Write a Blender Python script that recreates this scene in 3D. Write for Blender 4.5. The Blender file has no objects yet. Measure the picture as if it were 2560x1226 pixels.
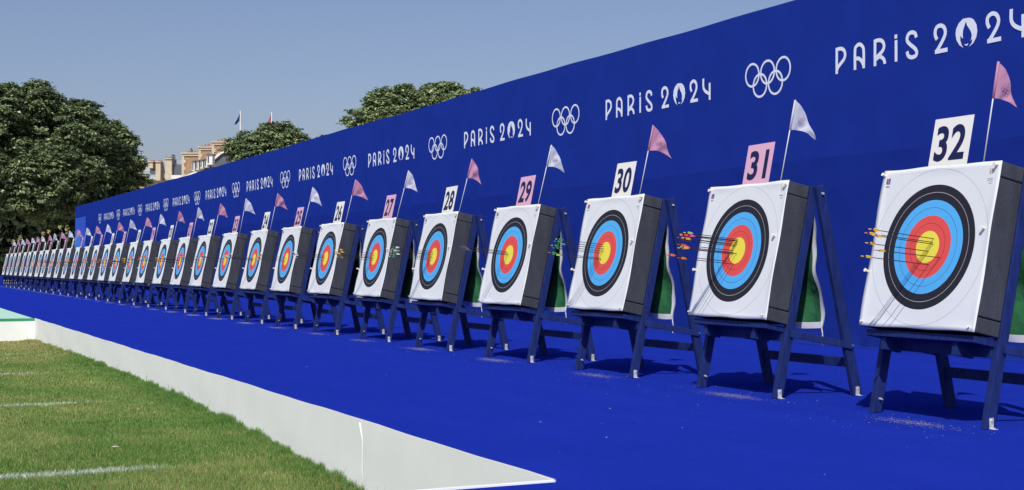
import bpy, math, random
import numpy as np
from mathutils import Vector, Matrix
C = bpy.context.scene.collection
R = math.radians
# ------------------------------------------------------------------ camera, sky, sun
YAW, PITCH, F, CX, CY, ZC = R(64.7468), R(0.9249), 3401.94, 1280.0, 613.35, 1.170
cam = bpy.data.cameras.new('camera'); camo = bpy.data.objects.new('camera', cam); C.objects.link(camo)
cam.sensor_width = 36; cam.lens = F * 36 / 2560; cam.clip_start = .05; cam.clip_end = 3000
camo.location = (0, 0, ZC); camo.rotation_euler = (math.pi / 2 + PITCH, 0, YAW)
bpy.context.scene.camera = camo
SUN = Vector((.75, -.56, 1.0)).normalized()
SUN_EL = math.asin(SUN.z); SUN_ROT = math.atan2(SUN.x, SUN.y)
w = bpy.data.worlds.new('World'); bpy.context.scene.world = w; w.use_nodes = True
nt = w.node_tree; bg = nt.nodes['Background']
sky = nt.nodes.new('ShaderNodeTexSky'); sky.sky_type = 'NISHITA'; sky.sun_disc = False
sky.sun_elevation = SUN_EL; sky.sun_rotation = SUN_ROT
sky.air_density = 1.0; sky.dust_density = 2.0; sky.ozone_density = 6.0; sky.altitude = 50
tn = nt.nodes.new('ShaderNodeMix'); tn.data_type = 'RGBA'; tn.blend_type = 'MULTIPLY'; tn.inputs[0].default_value = 1; tn.inputs[7].default_value = (1.26, 1.04, 1.02, 1)
nt.links.new(sky.outputs[0], tn.inputs[6]); nt.links.new(tn.outputs[2], bg.inputs[0]); bg.inputs[1].default_value = .10
sl = bpy.data.lights.new('sun', 'SUN'); sl.energy = 4.0; sl.angle = R(.53); sl.color = (1, .955, .89)
so = bpy.data.objects.new('sun', sl); C.objects.link(so)
so.rotation_euler = (-SUN).to_track_quat('-Z', 'Y').to_euler()
vs = bpy.context.scene.view_settings; vs.view_transform = 'Standard'; vs.look = 'None'; vs.exposure = 0.0; vs.gamma = 1

FW = Vector((-math.sin(YAW) * math.cos(PITCH), math.cos(YAW) * math.cos(PITCH), math.sin(PITCH)))
RT = Vector((math.cos(YAW), math.sin(YAW), 0)); UP = RT.cross(FW)
def at(px, py, d):                                   # the point seen at a pixel of the 2560 px photo, d metres ahead
    return Vector((0, 0, ZC)) + d * (FW + RT * ((px - CX) / F) - UP * ((py - CY) / F))

# ------------------------------------------------------------------ helpers
def tag(o, label=None, cat=None, group=None, kind=None):
    if label: o['label'] = label
    if cat: o['category'] = cat
    if group: o['group'] = group
    if kind: o['kind'] = kind
    return o
def empty(name, loc, rz=0, **k):
    o = bpy.data.objects.new(name, None); C.objects.link(o); o.location = loc; o.rotation_euler = (0, 0, rz)
    o.empty_display_size = .1
    return tag(o, **k)
class MB:
    def __init__(s): s.v = []; s.f = []; s.m = []
    def add(s, vs, fs, mi=0):
        n = len(s.v); s.v += [tuple(v) for v in vs]; s.f += [tuple(n + i for i in f) for f in fs]; s.m += [mi] * len(fs)
    def hexa(s, c, mi=0):                            # 8 corners, bottom ring 0-3, top ring 4-7
        s.add(c, [(0, 3, 2, 1), (4, 5, 6, 7), (0, 1, 5, 4), (1, 2, 6, 5), (2, 3, 7, 6), (3, 0, 4, 7)], mi)
    def box(s, a, b, mi=0):
        x0, y0, z0 = a; x1, y1, z1 = b
        s.hexa([(x0, y0, z0), (x1, y0, z0), (x1, y1, z0), (x0, y1, z0), (x0, y0, z1), (x1, y0, z1), (x1, y1, z1), (x0, y1, z1)], mi)
    def beam(s, p0, p1, wx, wt, side=(1, 0, 0), mi=0, z0=None):   # rectangular bar; wx along side, wt across
        p0 = Vector(p0); p1 = Vector(p1); d = (p1 - p0).normalized(); a = Vector(side); a = (a - d * a.dot(d)).normalized(); b = d.cross(a)
        c = []
        for p in (p0, p1):
            for i, j in ((-1, -1), (1, -1), (1, 1), (-1, 1)):
                q = p + a * (i * wx / 2) + b * (j * wt / 2)
                if p is p0 and z0 is not None: q = q + d * ((z0 - q.z) / d.z)
                c.append(q)
        s.hexa(c, mi)
    def tube(s, pts, r, n=8, mi=0, cap=True):
        pts = [Vector(p) for p in pts]; rs = r if isinstance(r, (list, tuple)) else [r] * len(pts)
        base = len(s.v); prev = None
        for i, p in enumerate(pts):
            d = (pts[min(i + 1, len(pts) - 1)] - pts[max(i - 1, 0)]).normalized()
            a = (prev - d * prev.dot(d)) if prev is not None else d.orthogonal()
            a.normalize(); prev = a; b = d.cross(a)
            for k in range(n):
                t = 2 * math.pi * k / n; s.v.append(tuple(p + (a * math.cos(t) + b * math.sin(t)) * rs[i]))
        for i in range(len(pts) - 1):
            for k in range(n):
                s.f.append((base + i * n + k, base + i * n + (k + 1) % n, base + (i + 1) * n + (k + 1) % n, base + (i + 1) * n + k)); s.m.append(mi)
        if cap:
            s.f.append(tuple(base + k for k in reversed(range(n)))); s.m.append(mi)
            s.f.append(tuple(base + (len(pts) - 1) * n + k for k in range(n))); s.m.append(mi)
    def build(s, name, mats, parent=None, smooth=False, bevel=0, loc=None, **k):
        me = bpy.data.meshes.new(name); me.from_pydata(s.v, [], s.f)
        mats = mats if isinstance(mats, (list, tuple)) else [mats]
        for m in mats: me.materials.append(m)
        if len(mats) > 1: me.polygons.foreach_set('material_index', s.m)
        if smooth: me.polygons.foreach_set('use_smooth', [True] * len(s.f))
        me.validate(); me.update()
        o = bpy.data.objects.new(name, me); C.objects.link(o)
        if parent: o.parent = parent
        if loc: o.location = loc
        if bevel:
            b = o.modifiers.new('bevel', 'BEVEL'); b.width = bevel; b.segments = 2; b.limit_method = 'ANGLE'
        return tag(o, **k)
def copy_tree(o, parent=None):
    c = o.copy(); C.objects.link(c)
    if parent: c.parent = parent
    for ch in list(o.children): copy_tree(ch, c)
    return c

def srgb(r, g, b):
    f = lambda c: (c / 255 / 12.92) if c <= 10 else ((c / 255 + .055) / 1.055) ** 2.4
    return (f(r), f(g), f(b))
def mat(name, col, rough=.7, spec=.3, metal=0, var=0, vscale=8, bump=0, bscale=40, trans=0, col2=None, detail=4, stretch=None, bstrech=None):
    m = bpy.data.materials.new(name); m.use_nodes = True; t = m.node_tree; b = t.nodes['Principled BSDF']
    b.inputs['Base Color'].default_value = (*col, 1); b.inputs['Roughness'].default_value = rough
    b.inputs['Specular IOR Level'].default_value = spec; b.inputs['Metallic'].default_value = metal
    if var or col2 or bump:
        tc = t.nodes.new('ShaderNodeTexCoord'); mp = t.nodes.new('ShaderNodeMapping'); t.links.new(tc.outputs['Object'], mp.inputs[0])
        if stretch: mp.inputs['Scale'].default_value = stretch
    if var or col2:
        n = t.nodes.new('ShaderNodeTexNoise'); n.inputs['Scale'].default_value = vscale; n.inputs['Detail'].default_value = detail
        t.links.new(mp.outputs[0], n.inputs[0])
        r = t.nodes.new('ShaderNodeValToRGB'); r.color_ramp.elements[0].position = .3; r.color_ramp.elements[1].position = .7
        c2 = col2 if col2 else tuple(min(1, c * (1 + var)) for c in col); c1 = col if col2 else tuple(c * (1 - var) for c in col)
        r.color_ramp.elements[0].color = (*c1, 1); r.color_ramp.elements[1].color = (*c2, 1)
        t.links.new(n.outputs[0], r.inputs[0]); t.links.new(r.outputs[0], b.inputs['Base Color'])
    if bump:
        n2 = t.nodes.new('ShaderNodeTexNoise'); n2.inputs['Scale'].default_value = bscale; n2.inputs['Detail'].default_value = 5
        t.links.new(mp.outputs[0], n2.inputs[0]); bp = t.nodes.new('ShaderNodeBump'); bp.inputs['Strength'].default_value = bump; bp.inputs['Distance'].default_value = .02
        t.links.new(n2.outputs[0], bp.inputs['Height']); t.links.new(bp.outputs[0], b.inputs['Normal'])
    if trans:
        tr = t.nodes.new('ShaderNodeBsdfTranslucent'); mx = t.nodes.new('ShaderNodeMixShader'); mx.inputs[0].default_value = trans
        out = t.nodes['Material Output']
        tr.inputs[0].default_value = (*(col2 or col), 1)
        t.links.new(b.outputs[0], mx.inputs[1]); t.links.new(tr.outputs[0], mx.inputs[2]); t.links.new(mx.outputs[0], out.inputs[0])
    return m
def attr_mat(name, rough=.6, trans=.25, spec=.25):
    m = bpy.data.materials.new(name); m.use_nodes = True; t = m.node_tree; b = t.nodes['Principled BSDF']
    a = t.nodes.new('ShaderNodeAttribute'); a.attribute_name = 'tint'
    t.links.new(a.outputs['Color'], b.inputs['Base Color']); b.inputs['Roughness'].default_value = rough; b.inputs['Specular IOR Level'].default_value = spec
    tr = t.nodes.new('ShaderNodeBsdfTranslucent'); mx = t.nodes.new('ShaderNodeMixShader'); mx.inputs[0].default_value = trans
    t.links.new(a.outputs['Color'], tr.inputs[0]); t.links.new(b.outputs[0], mx.inputs[1]); t.links.new(tr.outputs[0], mx.inputs[2])
    t.links.new(mx.outputs[0], t.nodes['Material Output'].inputs[0])
    return m

M = {}
def carpet_mat():
    m = mat('carpet', (.0125, .033, .40), 1, .0, bump=.35, bscale=260); t = m.node_tree; b = t.nodes['Principled BSDF']
    tc = t.nodes.new('ShaderNodeTexCoord')
    def noise(scale, st, det=3):
        mp = t.nodes.new('ShaderNodeMapping'); mp.inputs['Scale'].default_value = st; t.links.new(tc.outputs['Object'], mp.inputs[0])
        n = t.nodes.new('ShaderNodeTexNoise'); n.inputs['Scale'].default_value = scale; n.inputs['Detail'].default_value = det; t.links.new(mp.outputs[0], n.inputs[0]); return n.outputs[0]
    def mix(fac, a, bcol):
        x = t.nodes.new('ShaderNodeMix'); x.data_type = 'RGBA'; t.links.new(fac, x.inputs[0])
        if isinstance(a, tuple): x.inputs[6].default_value = (*a, 1)
        else: t.links.new(a, x.inputs[6])
        x.inputs[7].default_value = (*bcol, 1); return x.outputs[2]
    def ramp(src, a, c, hi=1.0):
        r = t.nodes.new('ShaderNodeMapRange'); r.inputs[1].default_value = a; r.inputs[2].default_value = c; r.inputs[4].default_value = hi; t.links.new(src, r.inputs[0]); return r.outputs[0]
    c = mix(ramp(noise(1.2, (.5, 2, 1)), .35, .7), (.0108, .0270, .320), (.0118, .0310, .350))
    c = mix(ramp(noise(22, (.25, 5, 1), 3), .45, .75, .45), c, (.018, .046, .44))
    c = mix(ramp(noise(140, (1, 1, 1), 2), .4, .7, .28), c, (.008, .02, .27))
    c = mix(ramp(noise(55, (.6, 3, 1), 3), .735, .80, .5), c, (.16, .19, .50))
    t.links.new(c, b.inputs['Base Color'])
    return m
M['carpet'] = carpet_mat()
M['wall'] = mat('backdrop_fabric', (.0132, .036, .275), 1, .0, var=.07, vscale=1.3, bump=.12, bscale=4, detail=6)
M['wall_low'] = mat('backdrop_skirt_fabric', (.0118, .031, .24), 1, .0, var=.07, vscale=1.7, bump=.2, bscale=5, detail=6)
M['print'] = mat('white_print', (.76, .82, .92), .8, .2, var=.03)
M['lightblue'] = mat('light_blue_print', (.045, .20, .66), .8, .2)
M['midblue'] = mat('mid_blue_print', (.022, .085, .52), .8, .2)
M['navy'] = mat('navy_paint', (.0115, .025, .125), .6, .2, var=.25, vscale=9, bump=.1, bscale=60, stretch=(3, 3, .5))
M['foam'] = mat('charcoal_foam', (.050, .056, .069), .95, .08, var=.22, vscale=7, bump=.35, bscale=90, stretch=(1, 1, .35))
M['groove'] = mat('dark_strap', (.02, .021, .026), .9, .1)
M['card_w'] = mat('white_card', (.80, .81, .76), .6, .3, var=.02, vscale=3)
M['card_p'] = mat('pink_card', (.70, .42, .55), .6, .3, var=.03, vscale=3)
M['ink'] = mat('navy_ink', (.012, .014, .075), .5, .3)
M['flag_w'] = mat('white_flag_cloth', (.66, .70, .78), .8, .2, trans=.3, var=.05, vscale=12)
M['flag_p'] = mat('pink_flag_cloth', (.60, .30, .43), .8, .2, trans=.3, var=.08, vscale=12, col2=(.60, .31, .44))
M['flag_ink'] = mat('flag_print', (.34, .22, .32), .8, .2)
M['pole'] = mat('white_fibreglass', (.62, .66, .68), .35, .5)
M['steel'] = mat('galvanised_steel', (.62, .64, .66), .35, .6, metal=.35, var=.2, vscale=40)
M['green'] = mat('green_cloth', (.024, .125, .052), .9, .15, var=.4, vscale=5, bump=.9, bscale=9)
M['hem'] = mat('white_hem', (.70, .74, .80), .85, .2, bump=.2, bscale=9)
M['pin'] = mat('cream_pin', (.72, .66, .52), .5, .4)
M['shaft'] = mat('carbon_shaft', (.012, .012, .016), .35, .5)
M['fascia'] = mat('white_fascia', (.82, .86, .82), .8, .2, var=.025, vscale=2, bump=.06, bscale=3)
M['fascia_top'] = mat('white_fascia_edge', (.88, .88, .86), .6, .3)
M['mint'] = mat('mint_carpet', (.42, .66, .54), .95, .1, var=.05, vscale=5)
M['mintedge'] = mat('green_trim', (.04, .30, .14), .8, .2)
M['gravel'] = mat('gravel', (.36, .32, .25), .95, .1, col2=(.46, .42, .34), vscale=.6)
M['bark'] = mat('bark', (.055, .048, .038), .95, .1, var=.4, vscale=6, bump=.6, bscale=8)
M['leaf'] = attr_mat('leaf', .6, .10, .3)
M['blade'] = attr_mat('grass_blade', .65, .3, .2)
M['crumb'] = mat('foam_crumbs', (.21, .21, .24), .9, .1, var=.3, vscale=40)
M['scrim'] = mat('black_scrim', (.006, .007, .008), .9, .1)
M['barrier'] = mat('pale_barrier', (.52, .54, .66), .7, .2, var=.06, vscale=1)

# target face: rings drawn by radius
def face_mat():
    m = bpy.data.materials.new('target_face_print'); m.use_nodes = True; t = m.node_tree; b = t.nodes['Principled BSDF']
    b.inputs['Roughness'].default_value = .7; b.inputs['Specular IOR Level'].default_value = .25
    tc = t.nodes.new('ShaderNodeTexCoord'); sx = t.nodes.new('ShaderNodeSeparateXYZ'); t.links.new(tc.outputs['UV'], sx.inputs[0])
    cb = t.nodes.new('ShaderNodeCombineXYZ'); t.links.new(sx.outputs[0], cb.inputs[0]); t.links.new(sx.outputs[1], cb.inputs[1])
    vm = t.nodes.new('ShaderNodeVectorMath'); vm.operation = 'LENGTH'; t.links.new(cb.outputs[0], vm.inputs[0])
    rp = t.nodes.new('ShaderNodeValToRGB'); rp.color_ramp.interpolation = 'CONSTANT'
    W, K, B, RD, Y = (.70, .745, .745), (.018, .019, .028), (.085, .42, .80), (.72, .085, .075), (.80, .72, .075)
    ln, lw = (.20, .20, .20), .0013
    st = [(0, Y), (.061 - lw, (.35, .28, .03)), (.061 + lw, Y), (.122, RD), (.183 - lw, (.28, .03, .03)), (.183 + lw, RD), (.2425, (.62, .50, .60)), (.2445, B),
          (.305 - lw, (.03, .13, .26)), (.305 + lw, B), (.366, K), (.427 - lw * 1.6, (.42, .42, .42)), (.427 + lw * 1.6, K), (.488, W),
          (.549 - lw, (.42, .42, .45)), (.549 + lw, W), (.610 - lw, (.42, .42, .45)), (.610 + lw, W)]
    e = rp.color_ramp.elements
    while len(e) < len(st): e.new(.5)
    for i, (p, c) in enumerate(st): e[i].position = p; e[i].color = (*c, 1)
    t.links.new(vm.outputs['Value'], rp.inputs[0])
    n = t.nodes.new('ShaderNodeTexNoise'); n.inputs['Scale'].default_value = 260; n.inputs['Detail'].default_value = 1; t.links.new(tc.outputs['UV'], n.inputs[0])
    mr = t.nodes.new('ShaderNodeMapRange'); mr.inputs[1].default_value = .70; mr.inputs[2].default_value = .76; mr.inputs[4].default_value = .6; t.links.new(n.outputs[0], mr.inputs[0])
    gt = t.nodes.new('ShaderNodeMath'); gt.operation = 'LESS_THAN'; gt.inputs[1].default_value = .30; t.links.new(vm.outputs['Value'], gt.inputs[0])
    mu = t.nodes.new('ShaderNodeMath'); mu.operation = 'MULTIPLY'; t.links.new(mr.outputs[0], mu.inputs[0]); t.links.new(gt.outputs[0], mu.inputs[1])
    mx = t.nodes.new('ShaderNodeMix'); mx.data_type = 'RGBA'; t.links.new(mu.outputs[0], mx.inputs[0]); t.links.new(rp.outputs[0], mx.inputs[6]); mx.inputs[7].default_value = (.05, .04, .03, 1)
    t.links.new(mx.outputs[2], b.inputs['Base Color'])
    n2 = t.nodes.new('ShaderNodeTexNoise'); n2.inputs['Scale'].default_value = 3.5; t.links.new(tc.outputs['UV'], n2.inputs[0])
    bp = t.nodes.new('ShaderNodeBump'); bp.inputs['Strength'].default_value = .12; bp.inputs['Distance'].default_value = .02; t.links.new(n2.outputs[0], bp.inputs['Height']); t.links.new(bp.outputs[0], b.inputs['Normal'])
    return m
M['face'] = face_mat()

# ------------------------------------------------------------------ setting: ground, carpet, grass
X32, SP, YT, TAU, HC, FWD = -8.0404, 2.5222, 7.3016, R(12.147), 1.323, .6345
XW0, YW, HW = -100.5, 13.141, 5.385
YK, XKR, XKL, ZG = 3.3925, -6.64, -32.6, -.5
g = MB(); S = 900; g.add([(-S, -S, -.75), (S, -S, -.75), (S, S, -.75), (-S, S, -.75)], [(0, 1, 2, 3)])
g.build('ground', M['gravel'], kind='structure')
c = MB()
c.add([(XKR, -8, 0), (9, -8, 0), (9, YK, 0), (XKR, YK, 0)], [(0, 1, 2, 3)])
c.add([(-101.5, YK, 0), (9, YK, 0), (9, 13.6, 0), (-101.5, 13.6, 0)], [(0, 1, 2, 3)])
c.add([(-101.5, YK, ZG), (-101.5, YK, -.002), (-101.5, 13.6, -.002), (-101.5, 13.6, ZG)], [(0, 1, 2, 3)])
c.build('carpet', M['carpet'], kind='structure')
lg = MB(); lg.box((-240, 13.62, ZG - .02), (9, 240, -.10)); lg.box((-240, -60, ZG - .02), (-101.52, 13.6, -.05))
lg.build('path', M['gravel'], kind='structure')
mt = MB(); mt.box((-101.5, -20, -.12), (XKL - .02, YK - .012, -.002)); mt.build('mint_platform', M['mint'], kind='structure')

# lawn sheet
M['soil'] = mat('lawn_soil', (.085, .12, .03), .95, .1, col2=(.14, .15, .05), vscale=3, bump=.6, bscale=60)
LX = [-33, -28, -22.7, -15.8, -12.6, -9.8, -6.6]; LZ = [-.515, -.50, -.455, -.455, -.49, -.585, -.63]
def lawn_z(x): return np.interp(x, LX, LZ)
l = MB(); xs_ = [XKL + (XKR - XKL) * i / 60 for i in range(61)]
l.add([(x, y, float(lawn_z(x)) - .012) for x in xs_ for y in (-20, YK)], [(2 * i, 2 * i + 2, 2 * i + 3, 2 * i + 1) for i in range(60)]); l.build('lawn', M['soil'], kind='structure')

rng = np.random.default_rng(7)
def vnoise(x, y, sc, seed):
    r = np.random.default_rng(seed); G = r.random((64, 64)); u = x * sc; v = y * sc
    i = np.floor(u).astype(int); j = np.floor(v).astype(int); a = u - i; b = v - j; a = a * a * (3 - 2 * a); b = b * b * (3 - 2 * b)
    g_ = lambda p, q: G[p % 64, q % 64]
    return (g_(i, j) * (1 - a) + g_(i + 1, j) * a) * (1 - b) + (g_(i, j + 1) * (1 - a) + g_(i + 1, j + 1) * a) * b
def tri_mesh(name, V, F_, col, m, corners=3, **k):
    me = bpy.data.meshes.new(name); nF = len(F_)
    me.vertices.add(len(V)); me.vertices.foreach_set('co', V.astype(np.float32).ravel())
    me.loops.add(nF * corners); me.loops.foreach_set('vertex_index', F_.astype(np.int32).ravel())
    me.polygons.add(nF); me.polygons.foreach_set('loop_start', np.arange(0, nF * corners, corners, dtype=np.int32)); me.polygons.foreach_set('loop_total', np.full(nF, corners, dtype=np.int32))
    at_ = me.attributes.new('tint', 'FLOAT_COLOR', 'POINT'); at_.data.foreach_set('color', np.c_[col, np.ones(len(col))].astype(np.float32).ravel())
    me.materials.append(m); me.update(); me.validate()
    o = bpy.data.objects.new(name, me); C.objects.link(o); return tag(o, **k)
LINES = [(-11.55, 2.34), (-16.7, 2.46), (-21.6, 2.46), (-27.2, 2.5)]
def grass():
    zones = [(-11.5, XKR - .02, .3, YK - .01, 9000, .0045), (-14.5, -11.5, .5, YK - .01, 7500, .0055), (-19, -14.5, .8, YK - .01, 4200, .008), (-25, -19, 1, YK - .01, 2300, .011), (XKL + .02, -25, 1.2, YK - .01, 1500, .015), (XKL + .02, XKR - .02, -2.5, .9, 500, .012)]
    P, WD = [], []
    for x0, x1, y0, y1, den, wd in zones:
        n = int((x1 - x0) * (y1 - y0) * den); P.append(np.c_[rng.uniform(x0, x1, n), rng.uniform(y0, y1, n)]); WD.append(np.full(n, wd))
    # longer tufts against the fascia
    n = 30000; x = XKR - rng.random(n) ** 1.4 * 25.5; P.append(np.c_[x, YK - .012 - np.abs(rng.normal(0, .10, n))]); WD.append(.004 + (XKR - x) * .0004)
    n0 = sum(len(p) for p in P[:-1])
    P = np.vstack(P); WD = np.r_[tuple(WD)]; x, y = P[:, 0], P[:, 1]; n = len(P)
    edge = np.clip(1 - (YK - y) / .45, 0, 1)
    tuft = .6 * vnoise(x, y, 2.2, 3) + .4 * vnoise(x, y, 9, 4)
    h = .024 + .022 * rng.random(n) + .012 * tuft
    h += edge ** 1.3 * (.16 * np.clip(tuft - .3, 0, 1)) * (.6 + .8 * rng.random(n)) + edge * .025
    far = np.clip((-24 - x) / 6, 0, 1); h *= 1 - .35 * far
    tall = rng.random(n) < .0012 * (edge > .5); h[tall] = rng.uniform(.14, .24, tall.sum())
    a = rng.uniform(0, 2 * np.pi, n); lean = rng.normal(0, .45, n) * h; la = rng.uniform(0, 2 * np.pi, n)
    mid = .55
    base = np.c_[x, y, lawn_z(x)]; wv = np.c_[np.cos(a), np.sin(a), np.zeros(n)] * (WD * .5)[:, None]
    lv = np.c_[np.cos(la), np.sin(la), np.zeros(n)] * lean[:, None]
    m_ = base + lv * .3 + np.c_[np.zeros(n), np.zeros(n), h * mid]; tp = base + lv + np.c_[np.zeros(n), np.zeros(n), h]
    V = np.stack([base - wv, base + wv, m_ + wv * .8, m_ - wv * .8, tp], 1)
    V[:, :, 1] = np.minimum(V[:, :, 1], YK - .006)
    V = V.reshape(-1, 3)
    i0 = np.arange(n) * 5
    F_ = np.stack([np.stack([i0, i0 + 1, i0 + 2], 1), np.stack([i0, i0 + 2, i0 + 3], 1), np.stack([i0 + 3, i0 + 2, i0 + 4], 1)], 1).reshape(-1, 3)
    big = vnoise(x, y, .9, 11); sm = vnoise(x, y, 4, 12); rnd = rng.random(n)
    green = np.array([.165, .30, .072]); lime = np.array([.265, .365, .11]); dry = np.array([.50, .44, .19]); dark = np.array([.09, .20, .045])
    k = np.clip((big * .6 + sm * .4 - .3) / .4, 0, 1)[:, None]
    col = green * (1 - k) + lime * k
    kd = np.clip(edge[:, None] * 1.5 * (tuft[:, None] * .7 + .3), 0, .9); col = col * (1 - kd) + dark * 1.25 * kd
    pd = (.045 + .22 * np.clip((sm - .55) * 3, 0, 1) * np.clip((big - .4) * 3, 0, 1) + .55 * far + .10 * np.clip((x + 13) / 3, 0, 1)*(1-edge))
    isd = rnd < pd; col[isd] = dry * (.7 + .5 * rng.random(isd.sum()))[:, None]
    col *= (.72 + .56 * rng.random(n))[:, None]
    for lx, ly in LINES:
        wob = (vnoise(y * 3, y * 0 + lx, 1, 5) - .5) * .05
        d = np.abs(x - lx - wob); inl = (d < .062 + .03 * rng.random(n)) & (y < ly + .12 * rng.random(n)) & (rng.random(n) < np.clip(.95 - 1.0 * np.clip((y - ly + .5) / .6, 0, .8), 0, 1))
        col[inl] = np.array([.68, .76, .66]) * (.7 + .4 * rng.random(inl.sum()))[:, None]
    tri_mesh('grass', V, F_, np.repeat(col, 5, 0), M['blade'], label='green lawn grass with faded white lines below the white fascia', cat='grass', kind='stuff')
grass()
st_ = MB(); st_.tube([(-12.60, 1.97, ZG + .055), (-12.60, 2.0, ZG + .060), (-12.6, 2.03, ZG + .055)], [.002, .0035, .002], 6)
st_.build('litter_scrap', M['fascia_top'], label='small pale scrap lying on the lawn', cat='litter')

# fascia panels (white boards round the lawn)
def fascia(name, x0, x1, yo, label, wob=0.004):
    f = MB(); n = max(4, int((x1 - x0) / .35)); rows = 6; base = []
    for j in range(rows + 1):
        for i in range(n + 1):
            t = i / n; z = -.74 + .748 * j / rows; x = x0 + (x1 - x0) * t
            y = YK - yo + wob * math.sin(x * 2.1 + j) * math.sin(j / rows * math.pi) + (.002 * math.sin(x * 1.3))
            base.append((x, y, z + (.003 * math.sin(x * 1.7) + .002 * math.sin(x * 5.1) if j == rows else 0)))
    f.add(base, [(j * (n + 1) + i, j * (n + 1) + i + 1, (j + 1) * (n + 1) + i + 1, (j + 1) * (n + 1) + i) for j in range(rows) for i in range(n)], 0)
    top = rows * (n + 1)
    back = [(base[top + i][0], YK + .009, base[top + i][2] - .001) for i in range(n + 1)]; b2 = [(p[0], p[1], -.001) for p in back]
    f.v += [tuple(base[top + i]) for i in range(n + 1)]; top = len(f.v) - n - 1
    k = len(f.v); f.v += back + b2
    for i in range(n):
        f.f.append((top + i, top + i + 1, k + i + 1, k + i)); f.m.append(1); f.f.append((k + i, k + i + 1, k + n + 2 + i, k + n + 1 + i)); f.m.append(1)
    o = f.build(name, [M['fascia'], M['fascia_top']], smooth=True, label=label, cat='fascia panel'); return o
fascia('fascia_panel', XKL + .001, -9.845, .003, 'long white fascia panel between the lawn and the blue carpet')
p2 = fascia('fascia_panel', -9.86, XKR, .012, 'short white fascia panel with a folded seam ending in a point')
f = MB(); xs = -9.83; f.add([(xs, YK - .013, -.70), (xs + .012, YK - .018, -.70), (xs + .022, YK - .013, -.7), (xs, YK - .013, -.12), (xs + .012, YK - .018, -.13), (xs + .022, YK - .013, -.12), (xs - .06, YK - .012, -.012), (xs - .045, YK - .022, -.012), (xs - .035, YK - .013, -.012)],
    [(0, 1, 4, 3), (1, 2, 5, 4), (3, 4, 7, 6), (4, 5, 8, 7)]); f.build('fold_seam', M['fascia'], p2)
f = MB(); f.box((XKR - .002, -8, -.74), (XKR + .03, YK - .013, .010)); f.build('fascia_panel', M['fascia'], label='white fascia panel turning towards the camera at the right end of the lawn', cat='fascia panel')
e = empty('fascia_panel', (XKL, YK, 0), label='white fascia panel under the mint platform at the far end of the lawn', cat='fascia panel')
f = MB(); f.box((-.03, -18, -.74), (0, -.004, -.055)); f.build('board', M['fascia'], e)
f = MB(); f.box((-.03, -18, -.0548), (.004, -.004, .006)); f.build('trim_strip', M['mintedge'], e)

# chips of foam and litter on the carpet
def crumbs():
    V, F_, = [], []
    def chip(x, y, s):
        a = rng.uniform(0, 6.28); dx, dy = math.cos(a) * s, math.sin(a) * s; h = s * rng.uniform(.25, .6); k = len(V)
        V.extend([(x - dx, y - dy, .002), (x + dy * .5, y - dx * .5, .002), (x + dx, y + dy, .002), (x - dy * .5, y + dx * .5, .002), (x, y, .002 + h)])
        F_.extend([(k, k + 1, k + 4), (k + 1, k + 2, k + 4), (k + 2, k + 3, k + 4), (k + 3, k, k + 4)])
    for n in range(1, 33):
        X = X32 - SP * (32 - n); cnt = 900 if n > 27 else (500 if n > 20 else 200); amt = rng.uniform(.8, 1.15); ox = rng.uniform(-.1, .1)
        for _ in range(int(cnt * amt)):
            chip(X + .12 + ox + rng.normal(0, .22), YT - .22 + rng.normal(0, .07), rng.uniform(.002, .0055) * (1 if n > 24 else 1.7))
        for _ in range(60 if n > 24 else 20):
            chip(X + rng.uniform(-1.2, 1.2), YT + rng.normal(-.35, .45), rng.uniform(.002, .008))
    for _ in range(200): chip(-rng.uniform(4, 30), rng.uniform(YK + .1, YW - .3), rng.uniform(.002, .007))
    for _ in range(9): chip(-rng.uniform(6, 16), rng.uniform(YK + 1, YT + .6), rng.uniform(.010, .015))
    me = bpy.data.meshes.new('foam_crumbs'); me.from_pydata(V, [], F_); me.materials.append(M['crumb']); o = bpy.data.objects.new('foam_crumbs', me); C.objects.link(o)
    tag(o, label='pale crumbs and chips scattered on the blue carpet before the stands', cat='crumbs', kind='stuff')
crumbs()

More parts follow.
